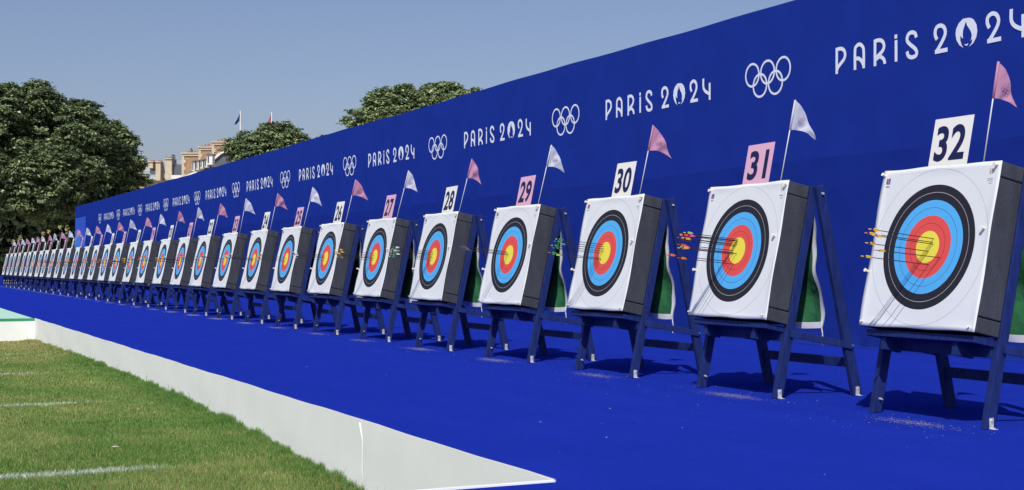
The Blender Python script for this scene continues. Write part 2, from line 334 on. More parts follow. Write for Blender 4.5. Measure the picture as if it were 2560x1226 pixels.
# ------------------------------------------------------------------ backdrop wall
STROKES = [[[1.75, -0.182], [1.753, 0.211]], [[1.753, 0.187], [1.856, 0.184], [1.925, 0.145], [1.946, 0.081], [1.921, 0.02], [1.84, -0.041], [1.779, -0.087], [1.75, -0.143]], [[2.172, -0.177], [2.174, 0.109], [2.207, 0.169], [2.27, 0.188], [2.332, 0.156], [2.367, 0.08], [2.365, -0.177]], [[2.173, -0.012], [2.25, -0.018], [2.313, -0.058], [2.357, -0.123]], [[2.613, -0.18], [2.616, 0.207]], [[2.616, 0.183], [2.724, 0.182], [2.792, 0.139], [2.809, 0.074], [2.774, 0.016], [2.696, -0.03], [2.628, -0.067]], [[2.636, -0.085], [2.714, -0.055], [2.782, -0.088], [2.816, -0.133], [2.82, -0.174]], [[3.061, -0.175], [3.062, 0.13]], [[3.06, 0.152], [3.06, 0.21]], [[3.475, 0.105], [3.451, 0.164], [3.387, 0.191], [3.323, 0.178], [3.29, 0.127], [3.298, 0.075], [3.355, 0.022], [3.434, -0.034], [3.479, -0.09], [3.466, -0.144], [3.385, -0.159], [3.313, -0.129], [3.286, -0.063]], [[3.883, 0.015], [3.85, 0.074], [3.851, 0.146], [3.89, 0.188], [3.959, 0.194], [4.019, 0.157], [4.041, 0.088], [4.011, 0.017], [3.934, -0.08], [3.86, -0.156]], [[3.841, -0.152], [4.082, -0.150]], [[4.841, 0.02], [4.808, 0.083], [4.808, 0.146], [4.843, 0.186], [4.91, 0.199], [4.972, 0.165], [5.001, 0.103], [4.984, 0.033], [4.908, -0.068], [4.826, -0.154]], [[4.802, -0.150], [5.044, -0.148]], [[5.22, 0.202], [5.219, 0.061], [5.266, -0.014], [5.352, -0.062], [5.413, -0.085]], [[5.414, 0.106], [5.413, -0.188]]]
FLAME = {'L': [[4.457, 0.216], [4.369, 0.218], [4.288, 0.167], [4.243, 0.1], [4.231, 0.026], [4.249, -0.051], [4.3, -0.123], [4.374, -0.172], [4.344, -0.13], [4.318, -0.062], [4.32, 0.002], [4.338, -0.022], [4.37, -0.046], [4.362, 0.006], [4.371, 0.068], [4.4, 0.127], [4.424, 0.177]], 'R': [[4.457, 0.216], [4.424, 0.177], [4.441, 0.121], [4.506, 0.036], [4.528, -0.02], [4.52, -0.071], [4.494, -0.096], [4.541, -0.075], [4.526, -0.125], [4.475, -0.173], [4.555, -0.134], [4.609, -0.064], [4.628, 0.017], [4.614, 0.104], [4.565, 0.175], [4.515, 0.205]], 'M': [[4.393, -0.122], [4.428, -0.132], [4.466, -0.122], [4.454, -0.146], [4.425, -0.151], [4.404, -0.14]]}
def smooth_line(p, n=6):
    if len(p) < 3: return p
    q = [p[0]] + p + [p[-1]]; out = []
    for i in range(1, len(q) - 2):
        for k in range(n):
            t = k / n; out.append([.5 * (2 * q[i][a] + (-q[i - 1][a] + q[i + 1][a]) * t + (2 * q[i - 1][a] - 5 * q[i][a] + 4 * q[i + 1][a] - q[i + 2][a]) * t * t + (-q[i - 1][a] + 3 * q[i][a] - 3 * q[i + 1][a] + q[i + 2][a]) * t ** 3) for a in (0, 1)])
    out.append(p[-1]); return out
def ribbon(mb, pts, w_, y, mi=0, xz=lambda a, b: (a, b)):
    pts = [Vector((a, b)) for a, b in pts]; L = []
    for i, p in enumerate(pts):
        d = (pts[min(i + 1, len(pts) - 1)] - pts[max(0, i - 1)]).normalized(); nn = Vector((-d.y, d.x)) * w_ / 2; L.append((p + nn, p - nn))
    k = len(mb.v)
    for a, b in L: mb.v += [(a.x, y, a.y), (b.x, y, b.y)]
    for i in range(len(L) - 1): mb.f.append((k + 2 * i, k + 2 * i + 1, k + 2 * i + 3, k + 2 * i + 2)); mb.m.append(mi)
ZR = 4.258; XR0, PER = -18.156, 7.093
wall = empty('backdrop_wall', (XW0, YW, 0), label='long royal blue fabric backdrop wall with white rings and lettering behind the targets', cat='backdrop wall')
def wall_y(x, z):
    return .010 * math.sin(x * .9 + z * .6) * math.sin(z * .8) + .006 * math.sin(x * 2.3 - z * 1.1)
def wall_grid(x0, x1, z0, z1, nx, nz, yo, topf=None):
    b = MB(); vs_ = []
    for j in range(nz + 1):
        for i in range(nx + 1):
            x = x0 + (x1 - x0) * i / nx; z = z0 + (z1 - z0) * j / nz
            if topf and j == nz: z += topf(x)
            vs_.append((x, wall_y(x, z) * .2 + yo(x, z) if callable(yo) else wall_y(x, z) * .2 + yo, z))
    b.add(vs_, [(j * (nx + 1) + i, j * (nx + 1) + i + 1, (j + 1) * (nx + 1) + i + 1, (j + 1) * (nx + 1) + i) for j in range(nz) for i in range(nx)]); return b
WL = 98.0
b = wall_grid(0, WL, 2.5, HW, 500, 12, .010, lambda x: .012 * math.sin(x * .45) + .005 * math.sin(x * 2.1) + (.05 if x < 20 else 0) * (1 - x / 20) * 1.0)
k = len(b.v); b.box((0, .07, 0), (WL, .40, HW - .03)); b.box((-.004, .0, 0), (0, .4, HW + .02)); b.build('upper_fabric', M['wall'], wall, smooth=False)
rr = random.Random(5); ph = [rr.uniform(0, 6) for _ in range(8)]
def skirt_y(x, z):
    k = max(0, 1 - z / .35); return .004 - k * k * (.035 + .03 * math.sin(x * 2.7 + ph[0]) + .022 * math.sin(x * 6.3 + ph[1]) + .012 * math.sin(x * 15 + ph[2]))
def skirt():
    b = MB(); nx = 1500; zs = [.004, .02, .05, .09, .14, .2, .3, .8, 1.5, 2.2, 2.83]; vs_ = []
    for j, z in enumerate(zs):
        for i in range(nx + 1):
            x = WL * i / nx; vs_.append((x, wall_y(x, z) * .2 + skirt_y(x, z), z + (.010 * math.sin(x * .7) if j == 10 else 0)))
    b.add(vs_, [(j * (nx + 1) + i, j * (nx + 1) + i + 1, (j + 1) * (nx + 1) + i + 1, (j + 1) * (nx + 1) + i) for j in range(10) for i in range(nx)]); return b
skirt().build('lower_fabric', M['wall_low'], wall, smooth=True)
f = MB()      # ruffled hem lying on the carpet
nx = 1200; vs_ = []
for j in range(6):
    for i in range(nx + 1):
        x = WL * i / nx; t = j / 5; yy = -.05 - .22 * t - .03 * math.sin(x * 1.9 + ph[3]) * t; zz = .006 + .028 * abs(math.sin(t * 5 + 1.3 * math.sin(x * 3.1 + ph[4]))) * (.4 + .6 * math.sin(x * 5.3 + ph[5]) ** 2) * (1 - .6 * t)
        vs_.append((x, yy, zz if j < 5 else .003))
f.add(vs_, [(j * (nx + 1) + i, j * (nx + 1) + i + 1, (j + 1) * (nx + 1) + i + 1, (j + 1) * (nx + 1) + i) for j in range(5) for i in range(nx)])
f.build('hem', M['wall_low'], wall, smooth=True)
PY = .0045
L0 = MB()
for i_, s_ in enumerate(STROKES): ribbon(L0, smooth_line(s_), .056, PY - .0009 * (i_ % 3))
for kk, poly in FLAME.items(): L0.add([(a, PY, c_) for a, c_ in poly], [tuple(reversed(range(len(poly))))] if kk != 'M' else [tuple(range(len(poly)))])
me = None
for k in range(11):
    o = None
    if me is None:
        o = L0.build('lettering', M['print'], wall); me = o.data
    else:
        o = bpy.data.objects.new('lettering', me); C.objects.link(o); o.parent = wall
    o.location = (XR0 - PER * k - XW0, 0, ZR)
me = None
for k in range(11):
    if me is None:
        L1 = MB()
        for q, (cx, cz) in enumerate([(-.418, .074), (0, .105 - .031), (.418, .074), (-.209, -.118), (.209, -.118)]):
            pts = [[cx + .185 * math.cos(t * math.pi / 24), cz + .185 * math.sin(t * math.pi / 24)] for t in range(49)]
            ribbon(L1, pts, .036, PY + .0008 * q)
        o = L1.build('ring_emblem', M['print'], wall); me = o.data
    else:
        o = bpy.data.objects.new('ring_emblem', me); C.objects.link(o); o.parent = wall
    o.location = (XR0 - PER * k - XW0, 0, ZR)
b = MB(); b.add([(.0, -.008, .1), (2.8, -.008, .1), (2.8, -.008, 3.72), (0, -.008, 3.72)], [(0, 1, 2, 3)]); b.build('light_blue_panel', M['lightblue'], wall)
b = MB(); b.add([(2.805, -.009, .1), (5.3, -.009, .1), (5.3, -.009, 4.60), (2.805, -.009, 4.60)], [(0, 1, 2, 3)]); b.add([(0, .006, 3.724), (2.8, .006, 3.724), (2.8, .006, 4.6), (0, .006, 4.6)], [(0, 1, 2, 3)]); b.build('mid_blue_panel', M['midblue'], wall)

# ------------------------------------------------------------------ target stand and everything on it
ca, sa = math.cos(TAU), math.sin(TAU)
def fp(a, b_, back=0):                               # butt plane -> local coordinates of the bay
    return Vector((a, b_ * sa + back * ca, HC + b_ * ca - back * sa))
def make_stand():
    r = empty('target_stand', (0, 0, 0))
    n = Vector((0, ca, -sa)); GB = .275
    for s in (-1, 1):
        top = fp(s * .61, .645, GB); bot = fp(s * .61, -1.40, GB)
        m = MB(); m.beam(bot, top, .055, .085, mi=0, z0=.002); L = m.build('leg', M['navy'], r, bevel=.004)
        rt = Vector((s * .665, .42, 1.90)); rb = Vector((s * .665, .85, -.05))
        m = MB(); m.beam(rb, rt, .050, .095, z0=.002); L2 = m.build('leg', M['navy'], r, bevel=.004)
        for (lx, ly, LL) in ((s * .61 + .029, .004, L), (s * .665 + .027, .828, L2)):
            if s < 0:
                if LL is L2: continue
                m = MB(); m.tube([(lx - .001, ly + .015, .115), (lx + .022, ly + .015, .115)], .009, 6); m.tube([(lx + .022, ly + .015, .115), (lx + .040, ly + .015, .112)], .005, 6); m.build('bolt', M['steel'], LL); continue
            m = MB(); m.box((lx, ly - .020, .004), (lx + .0035, ly + .020, .084)); m.box((lx + .0035, ly - .020, .0032), (lx + .048, ly + .020, .0070))
            m.tube([(lx + .0035, ly, .065), (lx + .010, ly, .065)], .008, 6); m.tube([(lx + .03, ly, .0070), (lx + .03, ly, .015)], .008, 6)
            m.build('foot_bracket', M['steel'], LL)
        m = MB(); m.beam((s * .650, .12, .575), (s * .700, .765, .455), .022, .062, side=(1, 0, 0)); m.build('side_brace', M['navy'], r, bevel=.003)
        for (px_, py_, pz_) in ((s * .69, .76, .46), (s * .69, .44, 1.83)):
            m = MB(); m.tube([(px_, py_, pz_), (px_ + s * .02, py_, pz_)], .011, 6); m.build('bolt', M['steel'], r)
    m = MB(); m.beam((-.582, .087, .555), (.582, .087, .555), .045, .095, side=(0, 1, 0)); m.build('crossbar', M['navy'], r, bevel=.004)
    m = MB(); m.beam((-.64, .775, .30), (.64, .775, .30), .040, .085, side=(0, 1, 0)); m.build('crossbar', M['navy'], r, bevel=.004)
    m = MB()
    c = [fp(a, b_, bk) for b_ in (-.705, -.655) for a, bk in ((-.58, .03), (.60, .03), (.60, .315), (-.58, .315))]
    m.hexa(c); m.build('ledge', M['navy'], r, bevel=.004)
    for a in (-.42, .36):
        m = MB(); m.hexa([fp(a + i, b_, bk) for b_ in (-.80, -.706) for i, bk in ((0, .06), (.05, .06), (.05, .23), (0, .23))])
        m.build('ledge_block', M['navy'], r)
    return r
def make_butt(seed):
    rs = random.Random(seed); r = empty('target_butt', (0, 0, 0))
    m = MB(); w2 = FWD - .006
    for i, (b0, b1, ox, ob) in enumerate(((-.634, -.522, rs.uniform(-.006, .006), rs.uniform(-.004, .008)), (-.514, .512, 0, 0), (.520, .634, rs.uniform(-.006, .006), rs.uniform(-.004, .006)))):
        m.hexa([fp(a + ox, b_, bk) for b_ in (b0, b1) for a, bk in ((-w2, .004), (w2, .004), (w2, .228 + ob), (-w2, .228 + ob))])
    m.build('foam_block', M['foam'], r, bevel=.008)
    for b0 in (-.522, .512):
        m = MB(); m.hexa([fp(a, b_, bk) for b_ in (b0, b0 + .008) for a, bk in ((-w2 + .012, .012), (w2 - .012, .012), (w2 - .012, .224), (-w2 + .012, .224))])
        m.build('strap_groove', M['groove'], r)
    # paper face, slightly wavy, corners a little lifted
    N = 40; vs_ = []; uv = []
    for j in range(N + 1):
        for i in range(N + 1):
            a = (i / N * 2 - 1); b_ = (j / N * 2 - 1); e_ = max(abs(a), abs(b_))
            lift = .004 + .0035 * math.sin(3.1 * a + seed) * math.sin(2.3 * b_ + seed * 2) + max(0, e_ - .9) * .05 * (1 + math.sin(4 * a + 5 * b_ + seed * 3))
            aa = a * FWD; bb = b_ * FWD * 1.0 + (.003 * math.sin(a * 7 + seed) if abs(b_) > .98 else 0)
            vs_.append(fp(aa, bb, -lift)); uv.append((aa, bb))
    m = MB(); m.add(vs_, [(j * (N + 1) + i, j * (N + 1) + i + 1, (j + 1) * (N + 1) + i + 1, (j + 1) * (N + 1) + i) for j in range(N) for i in range(N)])
    fo = m.build('target_face', M['face'], r, smooth=True); ul = fo.data.uv_layers.new(name='uv')
    for lp in fo.data.loops: ul.data[lp.index].uv = uv[lp.vertex_index]
    sm = fo.modifiers.new('paper', 'SOLIDIFY'); sm.thickness = .002; sm.offset = -1
    # small printed marks in the upper corners
    m = MB()
    for (a, b_, wd, ht, mi) in ((-.585, .548, .022, .020, 0), (-.560, .548, .022, .020, 1), (-.585, .525, .022, .020, 1), (-.560, .525, .022, .020, 0), (-.585, .500, .045, .007, 2), (.52, .50, .055, .006, 2), (.535, .548, .010, .035, 3), (.555, .548, .010, .03, 3), (.54, .475, .03, .005, 2)):
        m.add([fp(a, b_, -.0105), fp(a + wd, b_, -.0105), fp(a + wd, b_ + ht, -.0105), fp(a, b_ + ht, -.0105)], [(0, 1, 2, 3)], mi)
    m.build('printed_mark', [mat_('mark_red', (.5, .10, .12)), mat_('mark_blue', (.08, .12, .42)), mat_('mark_grey', (.35, .35, .38)), mat_('mark_gold', (.45, .36, .18))], fo)
    for (a, b_, ln) in ((-.615, .60, .03), (.60, .60, .03), (-.625, -.19, .035), (.56, .13, .03), (-.60, -.60, .022), (.575, -.60, .022)):
        m = MB(); jx = rs.uniform(-.006, .006); p = fp(a + jx, b_ + rs.uniform(-.01, .01), -.004); q = fp(a + jx, b_, -.006 - ln)
        m.tube([p, q], .011 if ln > .025 else .006, 8, 0); m.tube([q, q + (q - p) * .12], .015 if ln > .025 else .010, 8, 1)
        m.build('fixing_pin', [M['pin'], M['card_w']], fo)
    return r
_mm = {}
def mat_(n, c, **k):
    if n not in _mm: _mm[n] = mat(n, c, **k)
    return _mm[n]
def text_mesh(s):
    cu = bpy.data.curves.new('digits', 'FONT'); cu.body = s; cu.size = 1; cu.offset = .027; cu.space_character = 1.06; cu.resolution_u = 6
    o = bpy.data.objects.new('digits', cu); C.objects.link(o); bpy.context.view_layer.update()
    me = bpy.data.meshes.new_from_object(o.evaluated_get(bpy.context.evaluated_depsgraph_get())); bpy.data.objects.remove(o); bpy.data.curves.remove(cu)
    return me
def make_card(n, pink, rs):
    r = empty('number_card', (0, 0, 0)); tilt = rs.uniform(-.02, .02); cxx = -.015 + rs.uniform(-.02, .02); cut = M['card_p'] if pink else M['card_w']
    mx = lambda a, b_, bk: fp(cxx + a * math.cos(tilt) - (b_ - .6) * math.sin(tilt), b_ + a * math.sin(tilt), bk)
    m = MB(); m.hexa([mx(a, b_, bk) for b_ in (.6365, 1.048) for a, bk in ((-.207, .075), (.207, .075), (.207, .080), (-.207, .080))])
    m.build('card', cut, r)
    me = text_mesh(str(n)); co = np.array([v.co[:] for v in me.vertices]); x0, y0 = co[:, 0].min(), co[:, 1].min(); x1, y1 = co[:, 0].max(), co[:, 1].max()
    wd = .325 if n > 9 else .16; ht = .285
    if '1' in str(n): wd *= .92
    for v, c_ in zip(me.vertices, co):
        v.co = mx(((c_[0] - x0) / (x1 - x0) - .5) * wd, .700 + (c_[1] - y0) / (y1 - y0) * ht, .0725)
    me.materials.clear(); me.materials.append(M['ink'])
    o = bpy.data.objects.new('number', me); C.objects.link(o); o.parent = r
    return r
def make_flag(pink, rs, n):
    r = empty('wind_flag', (0, 0, 0)); lx = .315 + rs.uniform(-.012, .012); lean = rs.uniform(-.01, .03)
    base = fp(lx, .625, .12); top = fp(lx + lean, 1.450, .12 + rs.uniform(-.03, .03)); ax = (top - base).normalized()
    m = MB(); m.tube([base, top], .0055, 8); m.build('flag_pole', M['pole'], r, smooth=True)
    # pennant: hoist along the pole, tip drooping to the right
    A = top; B = base.lerp(top, .655); ln = rs.uniform(.21, .30); 
    if n in (28, 19, 20, 21, 18): ln = rs.uniform(.20, .24)
    out = Vector((rs.uniform(-.18, .22), 1, 0)).normalized(); T = B + out * ln + Vector((0, 0, -.060 - rs.uniform(0, .03)))
    NU, NV = 16, 16; vs_ = []; wf = rs.uniform(.7, 1.3); ph_ = rs.uniform(0, 6); q = out.cross(Vector((0, 0, 1)))
    for i in range(NU + 1):
        u = i / NU
        up_ = A.lerp(T, u) + Vector((0, 0, .035 * math.sin(math.pi * u))) + out * .02 * math.sin(math.pi * min(1, u * 1.4)); lo = B.lerp(T, u) + Vector((0, 0, .028 * math.sin(math.pi * u) * wf))
        for j in range(NV + 1):
            v = j / NV; p = up_.lerp(lo, v); amp = .011 * min(1, u * 4) * (1 - .2 * v)
            p = p + q * amp * (math.sin(7.5 * u * wf + 2.2 * v + ph_) + .45 * math.sin(15 * u + 5 * v + ph_ * 2)); vs_.append(p)
    m = MB(); m.add(vs_, [(i * (NV + 1) + j, i * (NV + 1) + j + 1, (i + 1) * (NV + 1) + j + 1, (i + 1) * (NV + 1) + j) for i in range(NU) for j in range(NV)])
    m.tube([A, A.lerp(B, .5), B], .0095, 8)
    fl = m.build('pennant', M['flag_p'] if pink else M['flag_w'], r, smooth=True)
    if n >= 24:
        cen = vs_[5 * (NV + 1) + 9]; m = MB()
        for (a, b_) in ((-.026, .012), (0, .012), (.026, .012), (-.013, -.006), (.013, -.006)):
            pts = [cen + out * (a + .0125 * math.cos(t * math.pi / 6)) + Vector((0, 0, b_ + .0125 * math.sin(t * math.pi / 6))) - q * .0 + Vector((.024, 0, 0)) for t in range(13)]
            m.tube(pts, .0018, 4, cap=False)
        m.build('printed_rings', M['flag_ink'], fl)
    return r
def make_cloth(seed):
    rs = random.Random(seed + 50); r = empty('safety_cloth', (0, 0, 0)); N, K = 26, 22; x0, x1, z0, z1 = -.60, .635, .615, 1.70
    def P(x, z):
        t = (z1 - z) / (z1 - z0); e = (x - x0) / (x1 - x0)
        return Vector((x + (.02 * math.sin(z * 7 + seed) - .05 * (1 - t)) * e, .43 + .05 * t + .026 * math.sin(x * 9 + seed + z * 2) * t + .016 * math.sin(z * 11 + x * 5 + seed) + .007 * math.sin(z * 23 - x * 17 + seed), z + .008 * math.sin(x * 8 + seed)))
    def sheet(xa, xb, za, zb, nx, nz, off, m):
        vs_ = [P(xa + (xb - xa) * i / nx, za + (zb - za) * j / nz) + Vector((0, off, 0)) for j in range(nz + 1) for i in range(nx + 1)]
        m.add(vs_, [(j * (nx + 1) + i, j * (nx + 1) + i + 1, (j + 1) * (nx + 1) + i + 1, (j + 1) * (nx + 1) + i) for j in range(nz) for i in range(nx)])
    m = MB(); sheet(x0, x1, z0, z1, N, K, 0, m); m.build('cloth', M['green'], r, smooth=True)
    m = MB(); sheet(x1 - .046, x1 + .002, z0 - .002, z1, 3, 30, -.004, m); sheet(x0, x1 - .047, z0 - .002, z0 + .055, 20, 3, -.004, m); sheet(x1 - .046, x1 + .002, z0 - .002, z1, 3, 30, .004, m); m.build('hem', M['hem'], r, smooth=True)
    m = MB(); p = P(x1 - .01, z0); m.tube([p + Vector((0, 0, .06)), p, p + Vector((.01, 0, -.04)), p + Vector((.005, .01, -.10))], .005, 6)
    m.tube([p + Vector((.005, .01, -.10)) + Vector((.016 * math.sin(t), 0, -.03 + .03 * math.cos(t))) for t in [k * math.pi / 5 for k in range(11)]], .004, 6); m.build('tie_cord', M['hem'], r)
    return r
FCOL = {'yellow': (.80, .50, .03), 'orange': (.85, .22, .02), 'pink': (.85, .10, .28), 'lime': (.40, .62, .12), 'green': (.05, .32, .12), 'white': (.75, .78, .80), 'red': (.70, .03, .04), 'cyan': (.05, .36, .42), 'grey': (.12, .12, .16), 'violet': (.30, .08, .45)}
def make_arrow(X, a, b_, L, pitch, yawd, vane, nock, label, group, parts):
    tip = Vector((X, YT, 0)) + fp(a, b_, .0); d = Vector((math.sin(yawd), -math.cos(pitch), math.sin(pitch))).normalized()
    o = empty('arrow', tip - Vector((0, 0, 0)), label=label, cat='arrow', group=group) if parts else None
    loc = Vector((0, 0, 0)) if parts else Vector((0, 0, 0))
    rad = .0034 if parts else .0045
    m = MB(); m.tube([-d * .03, d * L], rad, 6)
    v = MB(); s1 = d.cross(Vector((0, 0, 1))).normalized(); s2 = d.cross(s1)
    for k in range(3):
        t = 2 * math.pi * k / 3 + .5; w_ = s1 * math.cos(t) + s2 * math.sin(t); th = d.cross(w_) * .0012
        A = d * (L - .085) + w_ * rad; B = d * (L - .02) + w_ * rad; c1 = d * (L - .055) + w_ * .012; c2 = d * (L - .028) + w_ * .013
        v.hexa([A - th, B - th, c2 - th, c1 - th, A + th, B + th, c2 + th, c1 + th])
    nk = MB(); nk.tube([d * L, d * (L + .022)], [.0048, .0040], 6)
    vm = mat_('vane_' + vane, FCOL[vane], rough=.5); nm = mat_('vane_' + nock, FCOL[nock], rough=.5)
    if parts:
        m.build('shaft', M['shaft'], o); v.build('fletching', vm, o); nk.build('nock', nm, o)
    else:
        k = len(m.f); m.add(v.v, v.f, 1); m.add(nk.v, nk.f, 2)
        m.build('arrow', [M['shaft'], vm, nm], None, loc=tip, label=label, cat='arrow', group=group)

TENS = {2: 'twenty', 3: 'thirty'}; ONES = ['', 'one', 'two', 'three', 'four', 'five', 'six', 'seven', 'eight', 'nine']
def word(n): return TENS[n // 10] + ('-' + ONES[n % 10] if n % 10 else '')
ORD = ['', 'first', 'second', 'third', 'fourth', 'fifth', 'sixth', 'seventh', 'eighth', 'ninth', 'tenth', 'eleventh', 'twelfth', 'thirteenth', 'fourteenth', 'fifteenth', 'sixteenth', 'seventeenth', 'eighteenth', 'nineteenth', 'twentieth', 'twenty-first']
stand0 = make_stand(); butts = [make_butt(s) for s in (1, 2, 3)]; cloths = [make_cloth(s) for s in (1, 2)]
used = set()
def take(proto):
    if proto.name in used: return copy_tree(proto)
    used.add(proto.name); return proto
rs = random.Random(3)
for n in range(32, 0, -1):
    X = X32 - SP * (32 - n); pinkc = n % 2 == 1; cc = 'pink' if pinkc else 'white'; fc = 'white' if pinkc else 'pink'
    w_ = f'below card {word(n)}' if n >= 20 else f'{ORD[n]} from the far left end'
    rz = rs.uniform(-.014, .014) if n < 30 else rs.uniform(-.005, .005); loc = Vector((X + (rs.uniform(-.015, .015) if n < 30 else 0), YT + (rs.uniform(-.02, .02) if n < 30 else 0), 0))
    def place(o, label, cat, group):
        o.location = loc; o.rotation_euler = (0, 0, rz); tag(o, label, cat, group)
    place(take(stand0), f'navy wooden A-frame stand {w_}', 'target stand', 'stands holding the archery butts')
    place(take(butts[n % 3]), f'charcoal foam butt with ringed target face {w_}', 'archery target', 'archery butts in a row')
    place(take(cloths[n % 2]), f'white-hemmed green cloth behind the butt {w_}', 'cloth', 'green cloths behind the butts')
    wn = f'reading {word(n)} standing on its butt' if n >= 20 else f'on the {ORD[n]} butt from the far left end'
    place(make_card(n, pinkc, rs), f'{cc} number card {wn}', 'number card', 'number cards on the butts')
    wf = f'beside card {word(n)}' if n >= 20 else f'on the {ORD[n]} butt from the far left end'
    place(make_flag(not pinkc, rs, n), f'{fc} pennant on thin white pole {wf}', 'flag', 'wind flags on the butts')
ARR = {
 32: [(.055, .062, 'yellow', 'yellow', .60), (.058, .02, 'yellow', 'yellow', .57), (.05, .035, 'yellow', 'orange', .63), (.02, -.035, 'yellow', 'yellow', .59), (.155, -.085, 'yellow', 'orange', .60), (.045, -.14, 'yellow', 'yellow', .62)],
 31: [(-.02, .105, 'lime', 'lime', .57), (-.015, .088, 'pink', 'pink', .55), (-.03, .075, 'red', 'yellow', .60), (-.02, .06, 'yellow', 'orange', .58), (-.045, .05, 'yellow', 'red', .62), (-.05, .04, 'orange', 'pink', .56), (-.07, .0, 'orange', 'red', .59), (-.05, -.02, 'pink', 'lime', .56), (.0, -.03, 'yellow', 'pink', .60), (-.06, -.035, 'pink', 'lime', .58), (-.17, -.10, 'orange', 'pink', .62), (-.02, -.13, 'orange', 'red', .60), (-.035, .095, 'orange', 'pink', .6)],
 30: [(-.06, .095, 'green', 'lime', .58), (-.05, .07, 'green', 'cyan', .60), (-.03, .045, 'cyan', 'green', .56), (-.04, .02, 'green', 'lime', .62), (-.10, .0, 'green', 'green', .57), (-.06, -.06, 'green', 'orange', .63), (-.05, -.075, 'lime', 'green', .58)],
 29: [(-.05, .03, 'grey', 'violet', .6), (-.03, .0, 'grey', 'grey', .57), (-.08, .045, 'grey', 'grey', .62), (.0, .01, 'grey', 'grey', .6)],
 28: [(-.03, .07, 'white', 'green', .6), (-.05, .05, 'green', 'lime', .6), (-.04, .03, 'white', 'cyan', .58), (-.06, .0, 'green', 'white', .61), (-.02, -.02, 'white', 'green', .57), (-.07, -.04, 'lime', 'white', .6), (-.05, -.06, 'green', 'white', .62), (-.10, .02, 'white', 'white', .6)],
 27: [(-.05, .06, 'yellow', 'yellow', .6), (-.03, .03, 'yellow', 'grey', .58), (-.08, .01, 'yellow', 'yellow', .62), (-.04, -.02, 'grey', 'yellow', .6), (-.06, -.05, 'yellow', 'yellow', .57), (-.1, -.01, 'yellow', 'orange', .6)],
 26: [(-.05, .03, 'white', 'grey', .6), (-.03, .0, 'white', 'white', .58), (-.08, .01, 'grey', 'white', .62), (-.04, -.04, 'white', 'grey', .6), (-.05, .05, 'white', 'white', .6)],
 25: [(-.05, .03, 'lime', 'yellow', .6), (-.03, .0, 'yellow', 'yellow', .58), (-.08, -.03, 'lime', 'lime', .62), (-.03, -.05, 'yellow', 'lime', .6)],
 24: [(-.05, .03, 'white', 'white', .6), (-.03, .0, 'white', 'grey', .58), (-.08, .01, 'white', 'white', .62), (-.04, -.02, 'grey', 'white', .6)]}
pal = [('yellow', 'orange'), ('red', 'pink'), ('white', 'grey'), ('orange', 'red'), ('violet', 'red'), ('yellow', 'yellow'), ('white', 'red')]
for n in range(23, 9, -1):
    pr = pal[n % 7]; ARR[n] = [(rs.gauss(-.03, .04), rs.gauss(0, .045), rs.choice(pr), rs.choice(pr), rs.uniform(.57, .62)) for _ in range(rs.choice((3, 4, 5)))]
for n, lst in ARR.items():
    X = X32 - SP * (32 - n)
    for (a, b_, v, nk, L) in lst:
        wh = f'below card {word(n)}' if n >= 20 else f'{ORD[n]} from the far left'
        lab = f'{v} vaned arrow with {nk} nock in the target {wh}'
        make_arrow(X, a, b_, L, R(5.5) + rs.gauss(0, .006), rs.gauss(-.015, .008), v, nk, lab, f'arrows in the target {wh}', n >= 25)

